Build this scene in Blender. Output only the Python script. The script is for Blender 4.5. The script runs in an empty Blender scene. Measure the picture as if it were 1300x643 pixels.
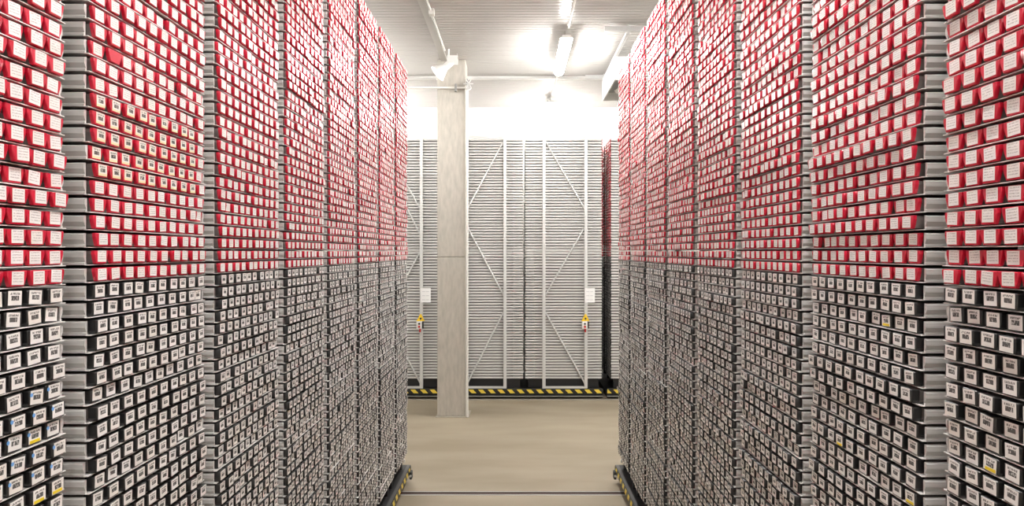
import bpy, bmesh, math, random
import numpy as np
from mathutils import Vector, Matrix

random.seed(7)
rng = np.random.default_rng(7)
scene = bpy.context.scene
col = scene.collection

# ------------------------------------------------------------------ camera, world, exposure
F = 900.0                     # focal length in pixels of the 1300 x 643 frame
CX, CY = 654.5, 320.0         # vanishing point of the aisle
CAM_Z = 3.05
cam_data = bpy.data.cameras.new('camera')
cam_data.sensor_fit = 'HORIZONTAL'
cam_data.sensor_width = 36.0
cam_data.lens = 36.0 * F / 1300.0
cam_data.shift_x = -(CX - 650.0) / 1300.0
cam_data.shift_y = (CY - 321.5) / 1300.0
cam_data.clip_start = 0.05
cam_data.clip_end = 200
cam = bpy.data.objects.new('camera', cam_data)
cam.location = (0, 0, CAM_Z)
cam.rotation_euler = (math.pi / 2, 0, 0)
col.objects.link(cam)
scene.camera = cam

world = bpy.data.worlds.new('world')
scene.world = world
world.use_nodes = True
world.node_tree.nodes['Background'].inputs['Color'].default_value = (0.9, 0.95, 1.0, 1)
world.node_tree.nodes['Background'].inputs['Strength'].default_value = 0.1

scene.view_settings.view_transform = 'Standard'
scene.view_settings.look = 'None'
scene.view_settings.gamma = 1.0
scene.view_settings.use_curve_mapping = False
scene.view_settings.exposure = 1.08
LAMP = 60.0                   # emission strength of the lit diffusers
try:
    scene.cycles.max_bounces = 10
    scene.cycles.diffuse_bounces = 6
    scene.cycles.caustics_reflective = False
except Exception:
    pass


def pix(p):
    """image position of a world point in the 1300 x 643 frame"""
    return CX + F * p[0] / p[1], CY - F * (p[2] - CAM_Z) / p[1]


# ------------------------------------------------------------------ materials
M = {}


def new_mat(name):
    m = bpy.data.materials.new(name)
    m.use_nodes = True
    nt = m.node_tree
    b = nt.nodes['Principled BSDF']
    M[name] = m
    return m, nt, b


def simple(name, colr, rough=0.5, metal=0.0, spec=0.5, noise=0.0, scale=8.0, bump=0.0, stretch=None):
    m, nt, b = new_mat(name)
    b.inputs['Base Color'].default_value = (*colr, 1)
    b.inputs['Roughness'].default_value = rough
    b.inputs['Metallic'].default_value = metal
    b.inputs['Specular IOR Level'].default_value = spec
    if noise or bump:
        tc = nt.nodes.new('ShaderNodeTexCoord')
        mp = nt.nodes.new('ShaderNodeMapping')
        nt.links.new(tc.outputs['Object'], mp.inputs['Vector'])
        if stretch:
            mp.inputs['Scale'].default_value = stretch
        n = nt.nodes.new('ShaderNodeTexNoise')
        n.inputs['Scale'].default_value = scale
        n.inputs['Detail'].default_value = 6
        nt.links.new(mp.outputs['Vector'], n.inputs['Vector'])
        if noise:
            mr = nt.nodes.new('ShaderNodeMapRange')
            mr.inputs['From Min'].default_value = 0.25
            mr.inputs['From Max'].default_value = 0.75
            mr.inputs['To Min'].default_value = 1 - noise
            mr.inputs['To Max'].default_value = 1 + noise
            nt.links.new(n.outputs['Fac'], mr.inputs['Value'])
            mx = nt.nodes.new('ShaderNodeVectorMath')
            mx.operation = 'SCALE'
            mx.inputs[0].default_value = colr
            nt.links.new(mr.outputs['Result'], mx.inputs['Scale'])
            nt.links.new(mx.outputs['Vector'], b.inputs['Base Color'])
        if bump:
            bp = nt.nodes.new('ShaderNodeBump')
            bp.inputs['Strength'].default_value = bump
            bp.inputs['Distance'].default_value = 0.01
            nt.links.new(n.outputs['Fac'], bp.inputs['Height'])
            nt.links.new(bp.outputs['Normal'], b.inputs['Normal'])
    return m


def rnd_socket(nt):
    """0..1 per piece: a face attribute on joined tubes, the object's own random on single ones"""
    at = nt.nodes.new('ShaderNodeAttribute')
    at.attribute_name = 'rnd'
    oi = nt.nodes.new('ShaderNodeObjectInfo')
    ad = nt.nodes.new('ShaderNodeMath'); ad.operation = 'ADD'
    nt.links.new(at.outputs['Fac'], ad.inputs[0])
    nt.links.new(oi.outputs['Random'], ad.inputs[1])
    fr = nt.nodes.new('ShaderNodeMath'); fr.operation = 'FRACT'
    nt.links.new(ad.outputs[0], fr.inputs[0])
    return fr.outputs[0]


def math_node(nt, op, a, b=None, c=None):
    n = nt.nodes.new('ShaderNodeMath'); n.operation = op
    for i, v in enumerate((a, b, c)):
        if v is None:
            continue
        if isinstance(v, (int, float)):
            n.inputs[i].default_value = v
        else:
            nt.links.new(v, n.inputs[i])
    return n.outputs[0]


def band(nt, x, lo, hi):
    a = math_node(nt, 'GREATER_THAN', x, lo)
    b = math_node(nt, 'LESS_THAN', x, hi)
    return math_node(nt, 'MULTIPLY', a, b)


def varied(name, c1, c2, rough, spec=0.5, coat=0.0):
    m, nt, b = new_mat(name)
    r = rnd_socket(nt)
    mx = nt.nodes.new('ShaderNodeMix'); mx.data_type = 'RGBA'
    nt.links.new(r, mx.inputs['Factor'])
    mx.inputs['A'].default_value = (*c1, 1)
    mx.inputs['B'].default_value = (*c2, 1)
    nt.links.new(mx.outputs['Result'], b.inputs['Base Color'])
    b.inputs['Roughness'].default_value = rough
    b.inputs['Specular IOR Level'].default_value = spec
    b.inputs['Coat Weight'].default_value = coat
    b.inputs['Coat Roughness'].default_value = 0.25
    return m


def label_mat(name, paper, ink, kind):
    """printed paper label: faint rows of script, or a heading over a barcode block"""
    m, nt, b = new_mat(name)
    uv = nt.nodes.new('ShaderNodeUVMap')
    sp = nt.nodes.new('ShaderNodeSeparateXYZ')
    nt.links.new(uv.outputs['UV'], sp.inputs[0])
    u, v = sp.outputs['X'], sp.outputs['Y']
    r = rnd_socket(nt)
    r50 = math_node(nt, 'MULTIPLY', r, 53.0)

    def noise(su, sv):
        cb = nt.nodes.new('ShaderNodeCombineXYZ')
        nt.links.new(math_node(nt, 'MULTIPLY', u, su), cb.inputs[0])
        nt.links.new(math_node(nt, 'MULTIPLY', v, sv), cb.inputs[1])
        nt.links.new(r50, cb.inputs[2])
        n = nt.nodes.new('ShaderNodeTexNoise')
        n.inputs['Scale'].default_value = 1.0
        n.inputs['Detail'].default_value = 1.0
        nt.links.new(cb.outputs[0], n.inputs['Vector'])
        return n.outputs['Fac']

    inner = math_node(nt, 'MULTIPLY', band(nt, u, 0.1, 0.9), band(nt, v, 0.1, 0.92))
    if kind == 'script':
        rows = math_node(nt, 'GREATER_THAN', math_node(nt, 'SINE', math_node(nt, 'MULTIPLY', v, 31.0)), 0.1)
        ink_n = math_node(nt, 'GREATER_THAN', noise(16, 14), 0.46)
        mask = math_node(nt, 'MULTIPLY', math_node(nt, 'MULTIPLY', rows, ink_n), inner)
        mask = math_node(nt, 'MULTIPLY', mask, 0.5)
    else:
        head = math_node(nt, 'MULTIPLY', band(nt, v, 0.72, 0.88), band(nt, u, 0.14, 0.88))
        head = math_node(nt, 'MULTIPLY', head, math_node(nt, 'GREATER_THAN', noise(20, 6), 0.44))
        block = math_node(nt, 'MULTIPLY', band(nt, v, 0.33, 0.66), band(nt, u, 0.22, 0.8))
        block = math_node(nt, 'MULTIPLY', block, math_node(nt, 'GREATER_THAN', noise(26, 3), 0.36))
        mask = math_node(nt, 'MAXIMUM', math_node(nt, 'MULTIPLY', head, 0.7), math_node(nt, 'MULTIPLY', block, 0.88))
    tint = nt.nodes.new('ShaderNodeMix'); tint.data_type = 'RGBA'
    nt.links.new(r, tint.inputs['Factor'])
    tint.inputs['A'].default_value = (*paper, 1)
    tint.inputs['B'].default_value = (paper[0] * .93, paper[1] * .91, paper[2] * .87, 1)
    base = tint.outputs['Result']
    if kind == 'yellow':
        yl = nt.nodes.new('ShaderNodeMix'); yl.data_type = 'RGBA'
        nt.links.new(math_node(nt, 'MULTIPLY', band(nt, v, 0.0, 0.20), 0.5), yl.inputs['Factor'])
        nt.links.new(base, yl.inputs['A'])
        yl.inputs['B'].default_value = (0.85, 0.68, 0.2, 1)
        base = yl.outputs['Result']
    mx = nt.nodes.new('ShaderNodeMix'); mx.data_type = 'RGBA'
    nt.links.new(mask, mx.inputs['Factor'])
    nt.links.new(base, mx.inputs['A'])
    mx.inputs['B'].default_value = (*ink, 1)
    nt.links.new(mx.outputs['Result'], b.inputs['Base Color'])
    b.inputs['Roughness'].default_value = 0.26
    b.inputs['Specular IOR Level'].default_value = 0.5
    return m


varied('red_plastic', (0.50, 0.008, 0.028), (0.63, 0.018, 0.05), 0.25)
varied('black_plastic', (0.012, 0.012, 0.013), (0.022, 0.02, 0.02), 0.38)
varied('tube_plastic', (0.14, 0.115, 0.11), (0.22, 0.19, 0.185), 0.4)
label_mat('label_script', (0.90, 0.885, 0.885), (0.22, 0.17, 0.18), 'script')
label_mat('label_code', (0.92, 0.905, 0.89), (0.02, 0.02, 0.02), 'code')
label_mat('label_code_yellow', (0.84, 0.81, 0.76), (0.02, 0.02, 0.02), 'yellow')
simple('galvanised', (0.74, 0.73, 0.715), 0.34, 0.25, noise=0.10, scale=9, stretch=(0.6, 1, 14))
simple('lip_steel', (0.85, 0.84, 0.82), 0.35, 0.0)
simple('frame_steel', (0.66, 0.66, 0.65), 0.4, 0.3, noise=0.05, scale=3)
simple('dark_steel', (0.02, 0.02, 0.021), 0.45, 0.0)
simple('concrete', (0.47, 0.44, 0.39), 0.8, noise=0.14, scale=5, bump=0.12, stretch=(4, 4, 1))
simple('mortar', (0.42, 0.39, 0.33), 0.8, noise=0.15, scale=12)
simple('white_paint', (0.8, 0.8, 0.78), 0.4)
simple('pipe_white', (0.74, 0.73, 0.69), 0.4)
simple('wall_panel', (0.80, 0.79, 0.76), 0.4, noise=0.02, scale=1.5)
simple('ceiling_metal', (0.55, 0.53, 0.51), 0.27, 0.0, spec=0.7, noise=0.02, scale=1.2)
simple('rail_grey', (0.10, 0.10, 0.10), 0.45)
simple('conduit_grey', (0.5, 0.49, 0.46), 0.4, 0.5)
simple('paper', (0.85, 0.85, 0.85), 0.6)
simple('paper_ink', (0.6, 0.6, 0.62), 0.6)
simple('sign_yellow', (0.83, 0.55, 0.03), 0.45)
simple('sticker_yellow', (0.86, 0.66, 0.02), 0.45)
simple('sticker_blue', (0.16, 0.40, 0.80), 0.45)
simple('button_red', (0.55, 0.02, 0.02), 0.35)
simple('rail_brown', (0.05, 0.03, 0.022), 0.6)
simple('rubber', (0.03, 0.03, 0.03), 0.6)
simple('fan_grey', (0.30, 0.30, 0.29), 0.5)

m, nt, b = new_mat('floor_concrete')
tc = nt.nodes.new('ShaderNodeTexCoord')
n1 = nt.nodes.new('ShaderNodeTexNoise'); n1.inputs['Scale'].default_value = 1.1; n1.inputs['Detail'].default_value = 8
mp = nt.nodes.new('ShaderNodeMapping'); mp.inputs['Scale'].default_value = (0.5, 1.6, 1)
nt.links.new(tc.outputs['Object'], mp.inputs['Vector'])
nt.links.new(mp.outputs['Vector'], n1.inputs['Vector'])
cr = nt.nodes.new('ShaderNodeValToRGB')
cr.color_ramp.elements[0].position = 0.3; cr.color_ramp.elements[0].color = (0.245, 0.203, 0.143, 1)
cr.color_ramp.elements[1].position = 0.72; cr.color_ramp.elements[1].color = (0.325, 0.277, 0.205, 1)
nt.links.new(n1.outputs['Fac'], cr.inputs['Fac'])
nt.links.new(cr.outputs['Color'], b.inputs['Base Color'])
b.inputs['Roughness'].default_value = 0.55
n2 = nt.nodes.new('ShaderNodeTexNoise'); n2.inputs['Scale'].default_value = 60
nt.links.new(tc.outputs['Object'], n2.inputs['Vector'])
bp = nt.nodes.new('ShaderNodeBump'); bp.inputs['Strength'].default_value = 0.1; bp.inputs['Distance'].default_value = 0.004
nt.links.new(n2.outputs['Fac'], bp.inputs['Height'])
nt.links.new(bp.outputs['Normal'], b.inputs['Normal'])


def hazard_mat(name, axis):
    m, nt, b = new_mat(name)
    tc = nt.nodes.new('ShaderNodeTexCoord')
    sp = nt.nodes.new('ShaderNodeSeparateXYZ')
    nt.links.new(tc.outputs['Object'], sp.inputs[0])
    s = math_node(nt, 'ADD', sp.outputs[axis], math_node(nt, 'MULTIPLY', sp.outputs['Z'], 0.9))
    f = math_node(nt, 'FRACT', math_node(nt, 'ADD', math_node(nt, 'MULTIPLY', s, 5.0), 100.0))
    k = math_node(nt, 'LESS_THAN', f, 0.5)
    mx = nt.nodes.new('ShaderNodeMix'); mx.data_type = 'RGBA'
    nt.links.new(k, mx.inputs['Factor'])
    mx.inputs['A'].default_value = (0.015, 0.015, 0.015, 1)
    mx.inputs['B'].default_value = (0.80, 0.60, 0.07, 1)
    nt.links.new(mx.outputs['Result'], b.inputs['Base Color'])
    b.inputs['Roughness'].default_value = 0.45


hazard_mat('hazard_x', 'X')
hazard_mat('hazard_y', 'Y')

m, nt, b = new_mat('lamp_glow')
b.inputs['Base Color'].default_value = (0.9, 0.9, 0.9, 1)
b.inputs['Emission Color'].default_value = (1.0, 0.98, 0.95, 1)
b.inputs['Emission Strength'].default_value = LAMP


# ------------------------------------------------------------------ mesh helpers
def bm_box(bm, x0, x1, y0, y1, z0, z1, bevel=0.0):
    vs = [bm.verts.new(p) for p in ((x0, y0, z0), (x1, y0, z0), (x1, y1, z0), (x0, y1, z0),
                                    (x0, y0, z1), (x1, y0, z1), (x1, y1, z1), (x0, y1, z1))]
    fs = [bm.faces.new([vs[i] for i in q]) for q in ((0, 3, 2, 1), (4, 5, 6, 7), (0, 1, 5, 4), (1, 2, 6, 5), (2, 3, 7, 6), (3, 0, 4, 7))]
    if bevel:
        es = list({e for f in fs for e in f.edges})
        bmesh.ops.bevel(bm, geom=es, offset=bevel, segments=2, affect='EDGES', profile=0.5)


def bm_tube(bm, p0, p1, r, n=12, r1=None):
    p0, p1 = Vector(p0), Vector(p1)
    d = p1 - p0
    q = d.to_track_quat('Z', 'Y').to_matrix().to_4x4()
    q.translation = (p0 + p1) / 2
    bmesh.ops.create_cone(bm, cap_ends=True, segments=n, radius1=r, radius2=r if r1 is None else r1, depth=d.length, matrix=q)


def bm_prism(bm, pts, axis, a0, a1):
    """closed profile (pairs) extruded along an axis"""
    def mk(p, a):
        return {'X': (a, p[0], p[1]), 'Y': (p[0], a, p[1]), 'Z': (p[0], p[1], a)}[axis]
    A = [bm.verts.new(mk(p, a0)) for p in pts]
    B = [bm.verts.new(mk(p, a1)) for p in pts]
    n = len(pts)
    for i in range(n):
        bm.faces.new((A[i], A[(i + 1) % n], B[(i + 1) % n], B[i]))
    bm.faces.new(A[::-1]); bm.faces.new(B)
    bmesh.ops.recalc_face_normals(bm, faces=bm.faces[:])


def finish(name, bm, mat, parent=None, loc=None, smooth=False):
    me = bpy.data.meshes.new(name)
    bm.normal_update()
    bm.to_mesh(me); bm.free()
    me.materials.append(M[mat])
    if smooth:
        for p in me.polygons:
            p.use_smooth = True
    o = bpy.data.objects.new(name, me)
    col.objects.link(o)
    if parent:
        o.parent = parent
    if loc:
        o.location = loc
    return o


def box(name, mat, x0, x1, y0, y1, z0, z1, parent=None, bevel=0.0):
    """box given in the parent's own coordinates"""
    bm = bmesh.new()
    bm_box(bm, x0, x1, y0, y1, z0, z1, bevel)
    return finish(name, bm, mat, parent)


def tube(name, mat, p0, p1, r, parent=None, n=12, r1=None):
    bm = bmesh.new()
    bm_tube(bm, p0, p1, r, n, r1)
    return finish(name, bm, mat, parent)


def tag(o, label=None, cat=None, group=None, kind=None):
    for k, v in (('label', label), ('category', cat), ('group', group), ('kind', kind)):
        if v:
            o[k] = v
    return o


def thing(name, label, cat, loc=(0, 0, 0), rz=0.0, group=None):
    o = bpy.data.objects.new(name, None)
    o.empty_display_size = 0.1
    col.objects.link(o)
    o.location = loc
    o.rotation_euler.z = rz
    return tag(o, label, cat, group)


# ------------------------------------------------------------------ room shell
CEIL = 6.60
RX, RY0, RY1 = 7.6, -8.0, 17.4
tag(box('floor', 'floor_concrete', -RX, RX, RY0, RY1, -0.2, 0.0), kind='structure')
tag(box('wall_left', 'wall_panel', -RX - 0.2, -RX, RY0, RY1, 0.0, CEIL), kind='structure')
tag(box('wall_right', 'wall_panel', RX, RX + 0.2, RY0, RY1, 0.0, CEIL), kind='structure')
tag(box('wall_back', 'wall_panel', -RX, RX, RY1, RY1 + 0.2, 0.0, CEIL), kind='structure')
tag(box('wall_front', 'wall_panel', -RX, RX, RY0 - 0.2, RY0, 0.0, CEIL), kind='structure')

# ribbed metal ceiling panels: shallow grooves across the room
pitch = 0.12
prof = [(RY0, CEIL + 0.2)]
y = RY0
while y < RY1 - pitch:
    prof += [(y, CEIL), (y + pitch * 0.80, CEIL), (y + pitch * 0.86, CEIL + 0.007), (y + pitch * 0.94, CEIL + 0.007)]
    y += pitch
prof += [(RY1, CEIL), (RY1, CEIL + 0.2)]
bm = bmesh.new()
bot = prof[1:-1]
A = [bm.verts.new((-RX, p[0], p[1])) for p in bot]
B = [bm.verts.new((RX, p[0], p[1])) for p in bot]
for i in range(len(bot) - 1):
    bm.faces.new((A[i], A[i + 1], B[i + 1], B[i]))
T = [bm.verts.new(p) for p in ((-RX, RY0, CEIL + .2), (RX, RY0, CEIL + .2), (RX, RY1, CEIL + .2), (-RX, RY1, CEIL + .2))]
bm.faces.new(T)
bmesh.ops.recalc_face_normals(bm, faces=bm.faces[:])
tag(finish('ceiling', bm, 'ceiling_metal'), kind='structure')
tag(box('trim_1', 'white_paint', -RX, RX, 14.30, 14.42, CEIL - 0.05, CEIL - 0.001), kind='structure')

# ------------------------------------------------------------------ racks: shared dimensions
TIER0, TIER, NT, NBLACK = 0.41, 0.059, 85, 43
BAYLEN, PERIOD, NTUBE = 0.892, 1.01, 10
BAY1 = 2.365                      # near end of the second bay
BAYS = list(range(-1, 8))        # bay 0 is the one cut by the picture's edge
WL, WR = 1.42, 1.35              # cap fronts left and right of the camera
DEPTH = 1.55


def bay_start(k):
    return BAY1 + PERIOD * (k - 1)


def tray_bm(length, depth, z0=0.0, bm=None, x0=0.0, y0=0.0, sx=1):
    """folded sheet tray: bulged side walls, floor sheet and low front lip.
    Front lip at local x = x0, running back along -x * sx; bay along +y."""
    bm = bm or bmesh.new()
    h = 0.048
    side = [(-0.003, 0.0), (-0.003, h), (-0.006, h), (-0.016, h - 0.005), (-0.0165, h * 0.55), (-0.008, 0.011), (-0.012, 0.007), (-0.012, 0.0)]
    xa, xb = x0, x0 - sx * depth
    for yy, s in ((y0 + 0.012, 1), (y0 + length - 0.012, -1)):
        pts = [(yy + s * p[0], z0 + p[1]) for p in side]
        A = [bm.verts.new((xa - sx * 0.012, *p)) for p in pts]
        B = [bm.verts.new((xb, *p)) for p in pts]
        n = len(pts)
        for i in range(n):
            bm.faces.new((A[i], A[(i + 1) % n], B[(i + 1) % n], B[i]))
        bm.faces.new(A); bm.faces.new(B)
    lo, hi = sorted((xa - sx * 0.0141, xb))
    bm_box(bm, lo, hi, y0 + 0.010, y0 + length - 0.010, z0, z0 + 0.0015)
    lo, hi = sorted((xa, xa - sx * 0.014))
    nf = len(bm.faces)
    bm_box(bm, lo, hi, y0 + 0.002, y0 + length - 0.002, z0 - 0.0012, z0 + 0.0014)
    bm.faces.ensure_lookup_table()
    for f in bm.faces[nf:]:
        f.material_index = 1
    return bm


def mesh_of(name, bm, mats):
    bmesh.ops.recalc_face_normals(bm, faces=bm.faces[:])
    me = bpy.data.meshes.new(name)
    bm.to_mesh(me); bm.free()
    for k in mats:
        me.materials.append(M[k])
    return me


# ------------------------------------------------------------------ core tubes
# local frame: cap front at x = 0 facing +x, tube runs back along -x, width along y, bottom at z = 0
RED_PROF = [(-0.0395, 0.046), (0.0395, 0.046), (0.0395, 0.033), (0.034, 0.016), (0.027, 0.001), (-0.027, 0.001), (-0.034, 0.016), (-0.0395, 0.033)]
BLK_PROF = [(-0.033, 0.047), (0.033, 0.047), (0.035, 0.044), (0.034, 0.010), (0.030, 0.001), (-0.030, 0.001), (-0.034, 0.010), (-0.035, 0.044)]
KINDS = {
    'red': dict(prof=RED_PROF, depth=0.013, label=(0.049, 0.0385), lz=0.0250, cap='red_plastic', paper='label_script'),
    'black': dict(prof=BLK_PROF, depth=0.028, label=(0.054, 0.041), lz=0.0252, cap='black_plastic', paper='label_code'),
}


def shape_cap(kind):
    k = KINDS[kind]
    P = k['prof']; n = len(P); d = k['depth']
    zc = 0.0235
    ins = [(y * 0.95, zc + (z - zc) * 0.92) for y, z in P]
    V = [(0.0, *p) for p in ins] + [(-0.0025, *p) for p in P] + [(-d, *p) for p in P]
    Fc = [list(range(n))]
    for a in (0, n):
        for i in range(n):
            j = (i + 1) % n
            Fc.append([a + j, a + i, a + n + i, a + n + j])
    return V, Fc


def shape_body(kind, length=1.40):
    k = KINDS[kind]
    P = k['prof']; n = len(P); zc = 0.0235
    Q = [(y * 0.86, zc + (z - zc) * 0.9) for y, z in P]
    V = [(-k['depth'] + 0.002, *p) for p in Q] + [(-length, *p) for p in Q]
    Fc = [[(i + 1) % n, i, n + i, n + (i + 1) % n] for i in range(n)]
    Fc.append(list(range(n, 2 * n))[::-1])
    return V, Fc


def shape_label(kind, roll=0.0, dy=0.0, dz=0.0):
    k = KINDS[kind]
    w, h = k['label']
    c, s = math.cos(roll), math.sin(roll)
    pts = []
    for x in (0.0008, 0.00005):
        for yy, zz in ((-w / 2, -h / 2), (w / 2, -h / 2), (w / 2, h / 2), (-w / 2, h / 2)):
            pts.append((x, dy + c * yy - s * zz, k['lz'] + dz + s * yy + c * zz))
    Fc = [[0, 1, 2, 3]] + [[(i + 1) % 4, i, 4 + i, 4 + (i + 1) % 4] for i in range(4)]
    return pts, Fc


LABEL_UV = [(0, 0), (1, 0), (1, 1), (0, 1)]


def pymesh(name, V, Fc, mat, uv=None):
    me = bpy.data.meshes.new(name)
    me.from_pydata(V, [], Fc)
    me.materials.append(M[mat])
    if uv:
        l = me.uv_layers.new(name='UVMap')
        for i, c in enumerate(uv):
            l.data[i].uv = c
    me.update()
    return me


# every tube of the two aisle walls
tubes = []
for side in (-1, 1):
    W = WL if side < 0 else WR
    for bay in BAYS:
        ys = bay_start(bay)
        for t in range(NT):
            kind = 'black' if t < NBLACK else 'red'
            tray_out = random.gauss(0, 0.004) + (0.006 if random.random() < .06 else 0)
            shift = random.gauss(0, 0.004)
            for c in range(NTUBE):
                out = tray_out + random.gauss(0, 0.003)
                if random.random() < 0.004:
                    out -= random.uniform(0.004, 0.010)
                if random.random() < 0.004:
                    out += random.uniform(0.006, 0.012)
                gap = 0.0862
                yc = ys + BAYLEN / 2 + (c - 4.5) * gap + max(-0.008, min(0.008, shift)) * 0.6 + random.uniform(-0.0012, 0.0012)
                tubes.append(dict(side=side, bay=bay, t=t, c=c, kind=kind, x=side * (W - out), y=yc,
                                  z=TIER0 + TIER * t + 0.0025 + random.uniform(0, 0.0008), r=random.random()))
for q in tubes:
    px, py = pix((q['x'], q['y'], q['z'] + 0.024))
    q['px'], q['py'] = px, py
    q['in'] = q['y'] > 0.5 and -8 < px < 1308 and -10 < py < 652
    q['area'] = 1.0 / max(q['y'], 0.1) ** 3
single = {}
for kind in ('red', 'black'):
    pool = sorted((q for q in tubes if q['in'] and q['kind'] == kind), key=lambda q: -q['area'])
    for q in pool[:300]:
        q['single'] = True
    single[kind] = pool[:300]

ORD = ['zeroth', 'first', 'second', 'third', 'fourth', 'fifth', 'sixth', 'seventh', 'eighth', 'ninth', 'tenth', 'eleventh', 'twelfth',
       'thirteenth', 'fourteenth', 'fifteenth', 'sixteenth', 'seventeenth', 'eighteenth', 'nineteenth', 'twentieth']
for i, tens in ((20, 'twenty'), (30, 'thirty'), (40, 'forty')):
    ORD += [f'{tens}-{ORD[j]}' for j in range(1, 10)] + [{20: 'thirtieth', 30: 'fortieth', 40: 'fiftieth'}[i]]

cap_me = {k: pymesh('cap', *shape_cap(k), KINDS[k]['cap']) for k in KINDS}
body_me = {k: pymesh('tube_body', *shape_body(k), 'tube_plastic') for k in KINDS}
ROLLS = [0, 0, .01, -.015, .02, -.03, .035, -.045, .06, -.075]
paper_me = {}
for k in KINDS:
    for style in ('label_script', 'label_code', 'label_code_yellow'):
        paper_me[k, style] = [pymesh('paper_label', *shape_label(k, r, random.uniform(-.0035, .0035), random.uniform(-.001, .002)), style,
                                     LABEL_UV + [(0.02, 0.02)] * 16) for r in ROLLS]
bm = bmesh.new()
bmesh.ops.create_cone(bm, cap_ends=True, segments=14, radius1=0.006, radius2=0.006, depth=0.0006, matrix=Matrix.Translation((0.0013, 0, 0)) @ Matrix.Rotation(math.pi / 2, 4, 'Y'))
dot_me = mesh_of('blue_sticker', bm, ['sticker_blue'])
bm = bmesh.new()
bm_box(bm, 0.0009, 0.0015, -0.022, 0.022, 0.006, 0.015)
strip_me = mesh_of('yellow_sticker', bm, ['sticker_yellow'])


def style_of(q):
    if q['kind'] == 'black':
        return 'label_code'
    if q['side'] < 0 and q['bay'] == 1 and 49 <= q['t'] <= 53 and q['c'] <= 8:
        return 'label_code_yellow'
    return 'label_script'


def part(name, me, parent, loc=(0, 0, 0)):
    o = bpy.data.objects.new(name, me)
    col.objects.link(o)
    o.parent = parent
    o.location = loc
    return o


yellow_spots = [(1124, 406), (1026, 535), (1065, 567), (1154, 630), (1252, 585)]
for q in single['black'] + single['red']:
    q['stick'] = []
    if q['side'] < 0 and q['bay'] == 0:
        cc = 9 - q['c']
        if 33 <= q['t'] <= 37 and not (q['t'] == 37 and cc == 2):
            q['stick'].append('blue')
        if q['t'] == 32 or (q['t'] == 35 and cc == 1):
            q['stick'].append('yellow')
for sx, sy in yellow_spots:
    q = min(single['black'], key=lambda q: (q['px'] - sx) ** 2 + (q['py'] - sy) ** 2)
    if (q['px'] - sx) ** 2 + (q['py'] - sy) ** 2 < 300:
        q['stick'].append('yellow')

for kind in ('red', 'black'):
    bare = min(single['red'], key=lambda q: (q['px'] - 146) ** 2 + (q['py'] - 70) ** 2)
    for q in single[kind]:
        where = 'left' if q['side'] < 0 else 'right'
        row = f"{ORD[q['t'] - NBLACK + 1]} row above black tubes" if kind == 'red' else f"{ORD[NBLACK - q['t']]} row below red tubes"
        if q['bay'] == 0:
            lab = f"{kind}-capped tube, nearest {where} bay, {row}, {ORD[10 - q['c']]} from the gap"
        else:
            lab = f"{kind}-capped tube, {ORD[q['bay'] + 1]} {where} bay, {row}, {ORD[q['c'] + 1]} from near end"
        o = thing(f'{kind}_capped_tube', lab, 'core tube', (q['x'], q['y'], q['z']), 0 if q['side'] < 0 else math.pi,
                  f'{kind}-capped core tubes in the aisle racks')
        part('cap', cap_me[kind], o)
        part('tube_body', body_me[kind], o)
        if q is not bare:
            lb = part('paper_label', random.choice(paper_me[kind, style_of(q)]), o)
            sgn = -1 if q['side'] < 0 else 1
            if 'blue' in q['stick']:
                part('blue_sticker', dot_me, lb, (0, -0.026, 0.034))
            if 'yellow' in q['stick']:
                part('yellow_sticker', strip_me, lb)


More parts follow.
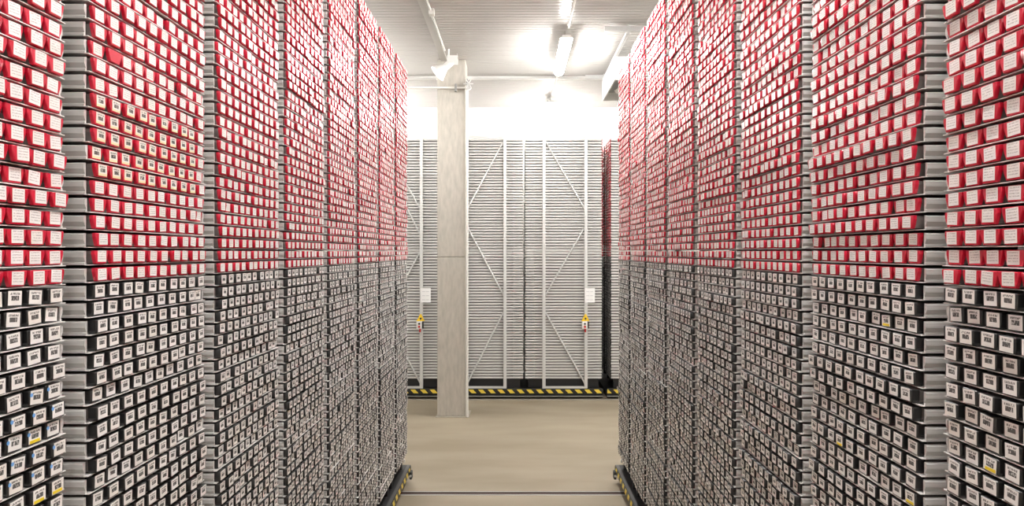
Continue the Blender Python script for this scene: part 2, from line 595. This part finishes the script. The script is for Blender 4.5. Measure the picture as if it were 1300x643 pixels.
def joined_tubes(name, items, kind, label, group):
    """the rest of one kind of tube in one mesh"""
    Vc, Fc_ = shape_cap(kind); Vb, Fb = shape_body(kind, 1.40)
    base_faces, mats = [], []
    V = list(Vc)
    for f in Fc_:
        base_faces.append(f); mats.append(0)
    o = len(V); V += Vb
    for f in Fb[:-1]:
        base_faces.append([i + o for i in f]); mats.append(1)
    lab0 = len(V)
    variants = []
    for r in ROLLS:
        Vl, Fl = shape_label(kind, r, random.uniform(-.0035, .0035), random.uniform(-.001, .002))
        variants.append(np.array(Vl[:4], dtype=np.float64))
    V += [tuple(p) for p in variants[0]]
    base_faces.append([lab0 + i for i in range(4)]); mats.append(2)
    Vn = np.array(V, dtype=np.float64)
    nv, nf = len(Vn), len(base_faces)
    lens = np.array([len(f) for f in base_faces], dtype=np.int32)
    loops = np.concatenate([np.array(f, dtype=np.int32) for f in base_faces])
    uv = np.zeros((len(loops), 2), dtype=np.float32)
    uv[-4:] = LABEL_UV
    N = len(items)
    allV = np.repeat(Vn[None], N, axis=0)
    var = rng.integers(0, len(variants), N)
    stack = np.stack(variants)
    allV[:, lab0:lab0 + 4] = stack[var]
    sg = np.array([1.0 if q['side'] < 0 else -1.0 for q in items])
    allV[:, :, 0] *= sg[:, None]
    allV[:, :, 1] *= sg[:, None]
    allV += np.array([(q['x'], q['y'], q['z']) for q in items])[:, None, :]
    me = bpy.data.meshes.new(name)
    me.vertices.add(N * nv)
    me.vertices.foreach_set('co', allV.reshape(-1).astype(np.float32))
    L = (loops[None] + (np.arange(N, dtype=np.int32) * nv)[:, None]).reshape(-1)
    me.loops.add(len(L))
    me.loops.foreach_set('vertex_index', L.astype(np.int32))
    starts1 = np.concatenate([[0], np.cumsum(lens)[:-1]])
    starts = (starts1[None] + (np.arange(N) * len(loops))[:, None]).reshape(-1)
    me.polygons.add(N * nf)
    me.polygons.foreach_set('loop_start', starts.astype(np.int32))
    mi = np.repeat(np.array(mats, dtype=np.int32)[None], N, axis=0)
    for i, q in enumerate(items):
        if style_of(q) == 'label_code_yellow':
            mi[i, -1] = 3
    me.polygons.foreach_set('material_index', mi.reshape(-1))
    ul = me.uv_layers.new(name='UVMap')
    ul.data.foreach_set('uv', np.repeat(uv[None], N, axis=0).reshape(-1))
    at = me.attributes.new('rnd', 'FLOAT', 'FACE')
    at.data.foreach_set('value', np.repeat(np.array([q['r'] for q in items], dtype=np.float32), nf))
    for k in (KINDS[kind]['cap'], 'tube_plastic', KINDS[kind]['paper'], 'label_code_yellow'):
        me.materials.append(M[k])
    me.update(calc_edges=True)
    me.validate()
    ob = bpy.data.objects.new(name, me)
    col.objects.link(ob)
    tag(ob, label, 'core tubes', group, 'stuff')
    return ob


# far rack tubes: some show in the gap, unseen ones added to darken slits
FAR_Y = 14.76
far_tubes = []
for fside, fx in ((1, 1.972), (1, -1.455), (-1, 1.813), (-1, -1.582)):
    for bay in (0, 1):
        for t in range(NT):
            for c in range(NTUBE):
                far_tubes.append(dict(side=fside, bay=9, t=t, c=c, kind='black' if t < NBLACK else 'red',
                                      x=fx + random.gauss(0, .003), y=FAR_Y + bay * PERIOD + 0.43 + (c - 4.5) * 0.0802,
                                      z=TIER0 + TIER * t + 0.003, r=random.random()))
for kind, row in (('red', 'upper'), ('black', 'lower')):
    rest = [q for q in tubes if q['kind'] == kind and not q.get('single')] + [q for q in far_tubes if q['kind'] == kind]
    joined_tubes(f'{kind}_capped_tubes', rest, kind,
                 f'dense {row} rows of {kind}-capped core tubes filling the rest of the racks',
                 f'{kind}-capped core tubes in the aisle racks')

# ------------------------------------------------------------------ the two racks along the aisle
tray_me = mesh_of('tray', tray_bm(BAYLEN, DEPTH - 0.04), ['galvanised', 'lip_steel'])


def aisle_rack(side, W, label):
    rz = 0 if side < 0 else math.pi
    y_lo, y_hi = bay_start(BAYS[0]), bay_start(BAYS[-1]) + BAYLEN
    o = thing('mobile_rack', label, 'storage rack', (side * W, 0, 0), 0, 'mobile racks')
    s = -side                                # +1: aisle lies towards +x
    # trays
    rows = []
    for bay in BAYS:
        ys = bay_start(bay)
        for t in range(NT):
            z = TIER0 + TIER * t
            px, py = pix((side * W, max(ys, .6), z))
            px2, _ = pix((side * W, max(ys + BAYLEN, .6), z))
            vis = -60 < py < 700 and min(px, px2) < 1300 and max(px, px2) > 0 and bay >= 0
            rows.append((not vis, ys, bay, t, z))
    rows.sort()
    bmr = None
    for i, (hid, ys, bay, t, z) in enumerate(rows):
        jx = random.gauss(0, .002)
        if i < 300 and not hid:
            tr = part('tray', tray_me, o, (s * (-0.006 + jx), ys if s > 0 else ys + BAYLEN, z))
            tr.rotation_euler.z = rz
        else:
            bmr = bmr or bmesh.new()
            tray_bm(BAYLEN, 0.7, z, bmr, s * (-0.006 + jx), ys, s)
    me = mesh_of('trays', bmr, ['galvanised', 'lip_steel'])
    st = part('trays', me, o)
    st['kind'] = 'stuff'
    xa, xb = sorted((-s * (DEPTH + 0.005), -s * (DEPTH + 0.012)))
    for bay in BAYS:
        ys = bay_start(bay)
        box('back_light_blocker', 'dark_steel', xa, xb, ys - 0.058, ys + PERIOD - 0.061, 0.13, 5.46, o)  # unseen dark sheet added to stop wall light through the tray slits
    # uprights between the bays
    for bay in BAYS:
        yc = bay_start(bay) + BAYLEN + (PERIOD - BAYLEN) / 2
        for dx in (0.335, 1.21):
            xa, xb = sorted((-s * (dx - 0.03), -s * (dx + 0.03)))
            box('upright', 'frame_steel', xa, xb, yc - 0.03, yc + 0.03, 0.23, 5.46, o)
    # carriage
    def bx(name, mat, a, b_, y0, y1, z0, z1, p=o, bevel=0.0):
        xa, xb = sorted((s * a, s * b_))
        return box(name, mat, xa, xb, y0, y1, z0, z1, p, bevel)
    bx('carriage_plinth', 'dark_steel', -0.03, -DEPTH, y_lo, y_hi + 0.05, 0.02, 0.12)
    rail = bx('carriage_rail', 'dark_steel', 0.028, -0.17, y_lo, y_hi + 0.11, 0.121, 0.215, o, 0.004)
    bx('hazard_strip', 'hazard_y', 0.0285, 0.031, y_lo, y_hi + 0.10, 0.135, 0.205, rail)
    bx('edge_strip', 'rail_grey', -0.02, 0.02, y_lo, y_hi + 0.10, 0.2155, 0.218, rail)
    for bay in BAYS:
        yb = bay_start(bay)
        bx('carriage_beam', 'dark_steel', -0.06, -DEPTH, yb + 0.05, yb + 0.11, 0.216, 0.40)
        bx('carriage_beam', 'dark_steel', -0.06, -DEPTH, yb + BAYLEN - 0.11, yb + BAYLEN - 0.05, 0.216, 0.40)
    # bumper with bolt at the aisle's far end
    bp_ = bx('bumper', 'rubber', 0.032, 0.065, y_hi - 0.06, y_hi + 0.04, 0.07, 0.17, o, 0.008)
    tube('bolt', 'frame_steel', (s * 0.05, y_hi - 0.062, 0.12), (s * 0.05, y_hi - 0.075, 0.12), 0.014, bp_, 8)
    for dz in (0.30,):
        bx('clip', 'frame_steel', -0.05, -0.035, y_hi - 0.02, y_hi + 0.02, dz - 0.02, dz + 0.02)
    return o


aisle_rack(-1, WL, 'tall mobile rack of galvanised trays forming the left aisle wall, on black carriage')
aisle_rack(1, WR, 'tall mobile rack of galvanised trays forming the right aisle wall, on black carriage')

# ------------------------------------------------------------------ racks across the cross aisle, seen end on
FTRAY_W = 1.59
FDEEP = 2.5


def far_tray_bm(width, bm=None, z0=0.0, y0=0.0, depth=0.85):
    """tray seen from its side: bulged wall towards the camera at local y = 0"""
    bm = bm or bmesh.new()
    h = 0.038
    side = [(0.014, 0.0), (0.014, h), (0.004, h), (-0.008, h - 0.006), (-0.0085, h * 0.55), (0.004, 0.011), (0.0, 0.007), (0.0, 0.0)]
    A = [bm.verts.new((0, y0 + p[0], z0 + p[1])) for p in side]
    B = [bm.verts.new((width, y0 + p[0], z0 + p[1])) for p in side]
    n = len(side)
    for i in range(n):
        bm.faces.new((A[i], A[(i + 1) % n], B[(i + 1) % n], B[i]))
    bm.faces.new(A); bm.faces.new(B)
    bm_box(bm, 0, width, y0 + 0.0145, y0 + depth, z0, z0 + 0.0015)
    bm_box(bm, 0, width, y0 + depth - 0.010, y0 + depth, z0 + 0.0016, z0 + h)
    return bm


far_tray_me = mesh_of('tray', far_tray_bm(FTRAY_W), ['galvanised'])


def far_rack(units, x_lo, x_hi, label, posts, diagonals, signs):
    """units: left edges of tray stacks; posts: x of end-frame posts in pairs"""
    o = thing('mobile_rack', label, 'storage rack', (0, FAR_Y, 0), 0, 'mobile racks')
    for x in units:
        for t in range(NT):
            part('tray', far_tray_me, o, (x + random.gauss(0, .003), random.gauss(0, .002), TIER0 + TIER * t))
        bmr = bmesh.new()
        for bay in (1,):
            for t in range(NT):
                far_tray_bm(FTRAY_W, bmr, TIER0 + TIER * t, bay * PERIOD)
        me = mesh_of('trays', bmr, ['galvanised'])
        st = part('trays', me, o, (x, 0, 0))
        st['kind'] = 'stuff'
    for (pa, pb) in posts:
        for p in (pa, pb):
            box('end_post', 'frame_steel', p - 0.033, p + 0.033, -0.075, -0.012, 0.215, 5.50, o, 0.004)
        box('top_rail', 'frame_steel', pa + 0.034, pb - 0.034, -0.065, -0.02, 5.42, 5.47, o)
        box('bottom_rail', 'frame_steel', pa + 0.034, pb - 0.034, -0.065, -0.02, 0.215, 0.255, o)
    for (xa, za, xb, zb) in diagonals:
        tube('brace', 'frame_steel', (xa, -0.03, za), (xb, -0.03, zb), 0.018, o, 8)
    box('carriage_plinth', 'dark_steel', x_lo, x_hi, -0.02, FDEEP, 0.02, 0.11, o)
    rail = box('carriage_rail', 'dark_steel', x_lo, x_hi, -0.09, 0.0, 0.111, 0.214, o, 0.004)
    box('hazard_strip', 'hazard_x', x_lo, x_hi, -0.0925, -0.0905, 0.122, 0.198, rail)
    box('edge_strip', 'conduit_grey', x_lo, x_hi, -0.10, -0.03, 0.052, 0.060, o)
    for x in units:
        for yb in (0.08, 0.7, 1.1, 1.75):
            box('carriage_beam', 'dark_steel', x + 0.06, x + FTRAY_W - 0.06, yb, yb + 0.06, 0.215, 0.40, o)
    return o


zs = (5.40, 3.62, 3.50, 2.05, 1.85, 0.26)


def zig(pa, pb, flip):
    """zigzag bracing between two posts, from the top of one to the foot"""
    a, b_ = (pb, pa) if not flip else (pa, pb)
    return [(a, 5.40, b_, 3.90), (b_, 3.60, a, 2.10), (a, 1.85, b_, 0.28)]


SEAM = 0.18
B_lo, B_hi = 0.205, 1.795
A_lo, A_hi = -1.435, 0.155
pB = (0.59, 1.46)
pA = (-1.02, -0.22)
D_hi = -1.60
D_lo = D_hi - FTRAY_W
pD = (-2.80, -1.955)
C_lo = 1.99
pC = (2.32, 3.19)
far_rack([A_lo, B_lo], -1.46, 1.81, 'double-width end of a mobile rack with braced frames, right behind the concrete column',
         [pA, pB], zig(*pA, False) + zig(*pB, True), None)
far_rack([D_lo], D_lo - 0.02, -1.52, 'grey slatted rack end left of the concrete column, mostly hidden',
         [pD], [(pD[0], 5.40, pD[1], 3.9), (pD[0] + .25, 4.55, pD[1], 3.35), (pD[1], 3.10, pD[0] + .2, 1.9), (pD[0], 1.85, pD[1], 0.28)], None)
far_rack([C_lo], 1.90, C_lo + FTRAY_W + 0.02, 'grey slatted rack end beyond the dark gap, beside the right aisle rack', [pC], [], None)

# notices, switches and warning triangles on the far racks
for i, (px_, lab) in enumerate(((-1.86, 'white paper notice taped to the rack end left of the column'),
                                (1.54, 'white paper notice taped to the rack end beside the dark gap'))):
    n = thing('paper_notice', lab, 'notice', (px_, FAR_Y - 0.0805, 2.0), 0, 'paper notices')
    box('sheet', 'paper', -0.105, 0.105, 0.0, 0.002, 0.0, 0.297, n)
    for r_ in range(3):
        for c_ in range(2):
            box('print', 'paper_ink', -0.075 + c_ * 0.08, -0.01 + c_ * 0.08, -0.0008, -0.0001, 0.05 + r_ * 0.085, 0.062 + r_ * 0.085, n)
for xp, lab, lab2 in ((pD[1] - 0.03, 'small switch box on the rack end post left of the column', 'yellow warning triangle on the post left of the column'),
                      (pB[1] - 0.03, 'small switch box on the rack end post near the dark gap', 'yellow warning triangle on the post near the dark gap')):
    n = thing('switch_box', lab, 'switch', (xp, FAR_Y - 0.077, 1.46), 0, 'rack switch boxes')
    box('housing', 'white_paint', -0.06, 0.055, -0.075, 0.0, 0.0, 0.15, n, 0.006)
    box('side_cover', 'rubber', 0.056, 0.085, -0.07, 0.0, 0.005, 0.145, n)
    tube('button', 'rubber', (0, -0.076, 0.105), (0, -0.09, 0.105), 0.02, n)
    tube('button', 'button_red', (0, -0.076, 0.045), (0, -0.10, 0.045), 0.022, n)
    tube('cable_gland', 'button_red', (0.01, -0.04, -0.002), (0.01, -0.04, -0.07), 0.018, n)
    w = thing('warning_triangle', lab2, 'sign', (xp + 0.02, FAR_Y - 0.0765, 1.615), 0, 'warning triangles')
    bm = bmesh.new()
    bm_prism(bm, [(-0.085, 0.0), (0.085, 0.0), (0.012, 0.145), (-0.012, 0.145)], 'Y', -0.004, 0.0)
    finish('plate', bm, 'sign_yellow', w)
    bm = bmesh.new()
    bm_tube(bm, (0, -0.0045, 0.05), (0, -0.0055, 0.05), 0.022, 10)
    finish('symbol', bm, 'rubber', w)

# ------------------------------------------------------------------ column and pipework
cx0, cx1, cy0, cy1 = -1.444, -0.925, 13.07, 13.59
c = thing('concrete_column', 'square raw concrete column standing at the left of the cross aisle', 'column', ((cx0 + cx1) / 2, (cy0 + cy1) / 2, 0))
hx, hy = (cx1 - cx0) / 2, (cy1 - cy0) / 2
box('shaft', 'concrete', -hx, hx, -hy, hy, 0.012, 2.945, c, 0.012)
box('joint', 'concrete', -hx + 0.008, hx - 0.008, -hy + 0.008, hy - 0.008, 2.9452, 2.954, c)
box('shaft', 'concrete', -hx, hx, -hy, hy, 2.9542, CEIL - 0.002, c, 0.012)
box('mortar_pad', 'mortar', -hx - 0.03, hx + 0.07, -hy - 0.04, hy, 0.0, 0.0115, c, 0.003)

p = thing('sprinkler_pipe', 'white pipe running down the right edge of the concrete column', 'pipe', (cx1 + 0.035, cy0 - 0.03, 0))
zt = 6.07
tube('riser', 'pipe_white', (0, 0, 0.0125), (0, 0, zt), 0.024, p)
tube('branch', 'pipe_white', (0, 0, zt), (-1.9, 0, zt), 0.018, p)
bx_ = box('clamp', 'fan_grey', -0.23, -0.19, -0.03, 0.026, zt - 0.07, zt + 0.07, p)
v = tube('valve', 'frame_steel', (0.03, -0.09, zt), (0.03, 0.0, zt), 0.05, p)
for k in range(6):
    a = k * math.pi / 3
    tube('handwheel_spoke', 'frame_steel', (0.03, -0.10, zt + 0.05), (0.09 * math.cos(a) + 0.03, -0.10, zt + 0.05 + 0.09 * math.sin(a)), 0.010, v, 6)
tube('valve_stem', 'fan_grey', (0, 0, zt + 0.03), (0, 0, zt + 0.16), 0.02, p)

# ------------------------------------------------------------------ floor rails
for k, yr in enumerate((8.94, 4.6, 0.6, 14.62)):
    lab = ('thin steel rail set across the aisle floor near the rack ends', '', '', 'thin steel rail along the foot of the far racks')[k]
    if k in (1, 2):
        continue
    r_ = thing('floor_rail', lab, 'rail', (0, yr, 0))
    w = 0.09 if k == 0 else 0.02
    box('groove', 'rail_brown', -RX + .1, RX - .1, -w * 0.6, w * 0.6, 0.0, 0.004, r_)
    box('rail_edge', 'frame_steel', -RX + .1, RX - .1, w * 0.62, w * 0.78, 0.0, 0.005, r_)
    box('rail_edge', 'frame_steel', -RX + .1, RX - .1, -w * 0.78, -w * 0.62, 0.0, 0.005, r_)

# ------------------------------------------------------------------ ceiling lights
LDROP = 0.20


def light(x, y0, y1, label):
    o = thing('ceiling_light', label, 'light', (x, y0, CEIL), 0, 'fluorescent ceiling lights')
    L = y1 - y0
    for yy in (0.3, L - 0.3):
        tube('hanger', 'conduit_grey', (0, yy, -0.001), (0, yy, -LDROP + 0.051), 0.012, o, 8)
    bm = bmesh.new()
    bm_prism(bm, [(-0.10, -LDROP), (0.10, -LDROP), (0.06, -LDROP + 0.05), (-0.06, -LDROP + 0.05)], 'Y', 0, L)
    finish('housing', bm, 'white_paint', o)
    bm = bmesh.new()
    pts = [(0.092 * math.cos(a), -LDROP - 0.002 - 0.085 * math.sin(a)) for a in [k * math.pi / 8 for k in range(9)]]
    bm_prism(bm, pts, 'Y', 0.02, L - 0.02)
    finish('diffuser', bm, 'lamp_glow', o)
    return o


LX = 0.80
light(LX, 11.1, 13.15, 'long lit ceiling light hanging over the aisle, in plain view')
light(LX, 15.9, 17.2, 'lit ceiling light glowing above the far racks')
light(LX, 5.9, 7.95, 'lit ceiling light over the middle of the aisle')
light(LX, 0.7, 2.75, 'lit ceiling light over the near end of the aisle')
light(LX, -4.5, -2.45, 'added unseen ceiling light behind the aisle viewpoint')  # unseen light added to brighten the tray sides facing the camera
for k, y0 in enumerate((-4.5, 0.7, 5.9, 11.1, 15.2)):  # first pair, behind the camera, likewise added for more light
    w_ = ORD[1 + k]
    light(LX - 4.2, y0, y0 + 1.95, f'{w_} lit ceiling light behind the left rack row')
    light(LX + 4.2, y0, y0 + 1.95, f'{w_} lit ceiling light behind the right rack row')

cd = thing('ceiling_conduit', 'thin grey cable conduit joining the ceiling lights above the aisle', 'conduit', (LX, 0, CEIL - 0.045))
for a, b_ in ((2.8, 5.85), (8.0, 11.05), (13.2, 15.85)):
    tube('conduit', 'pipe_white', (0.03, a, 0), (0.03, b_, 0), 0.016, cd, 8)
for a in (2.9, 5.75, 8.1, 10.95, 13.3, 15.75):
    box('conduit_clip', 'pipe_white', 0.0, 0.06, a - 0.02, a + 0.02, 0.0, 0.044, cd)

ct = thing('cable_tray', 'shallow grey cable tray with conduit under the ceiling leading to the column', 'cable tray', (-1.29, 0, CEIL - 0.05))
box('tray_channel', 'conduit_grey', -0.075, 0.035, 2.0, 13.0, 0.0, 0.049, ct)
tube('conduit', 'pipe_white', (0.062, 2.0, 0.0), (0.062, 12.3, 0.0), 0.014, ct, 8)
box('junction_box', 'pipe_white', 0.03, 0.11, 10.25, 10.37, -0.06, 0.03, ct, 0.006)

# flood lamp on its bracket near the column
fl = thing('flood_lamp', 'white flood lamp tilted downwards under the ceiling by the column', 'lamp', (-1.17, 12.4, CEIL - 0.09))
tube('hanger', 'white_paint', (0, 0, 0.089), (0, 0, -0.039), 0.014, fl, 8)
dirv = Vector((-0.74, -0.15, -0.66)).normalized()
c0 = Vector((0.06, 0, -0.13))
c1 = c0 + dirv * 0.16
c2 = c1 + dirv * 0.17
tube('lamp_body', 'white_paint', c0, c1, 0.062, fl, 16)
bm = bmesh.new()
bm_tube(bm, c1, c2, 0.062, 20, 0.145)
finish('lamp_shade', bm, 'white_paint', fl)
tube('shade_rim', 'white_paint', c2 + dirv * 0.001, c2 + dirv * 0.016, 0.155, fl, 20)
bm = bmesh.new()
bm_box(bm, -0.02, 0.16, -0.075, -0.066, -0.17, -0.05)
bm_box(bm, -0.02, 0.16, 0.066, 0.075, -0.17, -0.05)
bm_box(bm, -0.02, 0.16, -0.075, 0.075, -0.0495, -0.04)
finish('yoke', bm, 'white_paint', fl)
tube('cable', 'conduit_grey', c0 - dirv * 0.01, c0 + Vector((0.10, 0, 0.06)), 0.012, fl, 8)
tube('cable', 'conduit_grey', c0 + Vector((0.10, 0, 0.06)), c0 + Vector((0.08, 0, 0.14)), 0.012, fl, 8)

# ------------------------------------------------------------------ air cooler on struts above the right rack end
ac = thing('air_cooler', 'white box air cooler hung under the ceiling beyond the right rack', 'air cooler', (1.715, 12.3, 0))
zb, ztp = 6.04, 6.44
LY, LXc = 1.75, 1.15
t_ = 0.03
box('side_panel', 'white_paint', 0, t_, 0, LY, zb, ztp, ac)
box('side_panel', 'white_paint', LXc - t_, LXc, 0, LY, zb, ztp, ac)
box('end_panel', 'white_paint', t_ + .001, LXc - t_ - .001, 0, t_, zb, ztp, ac)
box('end_panel', 'white_paint', t_ + .001, LXc - t_ - .001, LY - t_, LY, zb, ztp, ac)
box('top_panel', 'white_paint', t_ + .001, LXc - t_ - .001, t_ + .001, LY - t_ - .001, ztp - 0.03, ztp, ac)
box('coil', 'fan_grey', t_ + .002, LXc - t_ - .002, t_ + .002, LY - t_ - .002, zb + 0.16, zb + 0.20, ac)
for k, yy in enumerate((0.45, 1.15)):
    fn = thing('fan', '', '', (0.42, yy, zb + 0.08))
    for kk in ('label', 'category'):
        if kk in fn:
            del fn[kk]
    fn.parent = ac
    tube('fan_hub', 'rubber', (0, 0, -0.03), (0, 0, 0.03), 0.06, fn, 12)
    for j in range(5):
        a = j * 2 * math.pi / 5
        bm = bmesh.new()
        bm_box(bm, 0.055, 0.27, -0.06, 0.06, -0.003, 0.003)
        bl = finish('fan_blade', bm, 'white_paint', fn)
        bl.rotation_euler = (0.35, 0, a)
tube('drain_pipe', 'pipe_white', (0.5, LY + 0.002, zb + 0.05), (0.5, LY + 0.7, zb + 0.05), 0.025, ac)

for xx in (0.03, 0.9):
    for yy in (0.2, 1.4):
        box('hanger_bracket', 'frame_steel', xx, xx + 0.04, yy, yy + 0.06, ztp, CEIL - 0.146, ac)
sf = thing('strut_frame', 'steel channel struts under the ceiling carrying the air cooler', 'strut frame', (0, 0, CEIL - 0.10))
for yy in (11.05, 14.1):
    box('strut', 'frame_steel', 1.39, 3.1, yy, yy + 0.05, 0.0, 0.018, sf)
    box('strut', 'frame_steel', 1.39, 3.1, yy + 0.012, yy + 0.05, 0.0185, 0.075, sf)
    for xx in (1.76, 2.7):
        tube('hanger_rod', 'frame_steel', (xx, yy + 0.03, 0.0755), (xx, yy + 0.03, 0.099), 0.012, sf, 8)
for xx in (1.73, 2.60):
    box('runner', 'frame_steel', xx, xx + 0.05, 11.101, 14.099, -0.045, -0.001, sf)
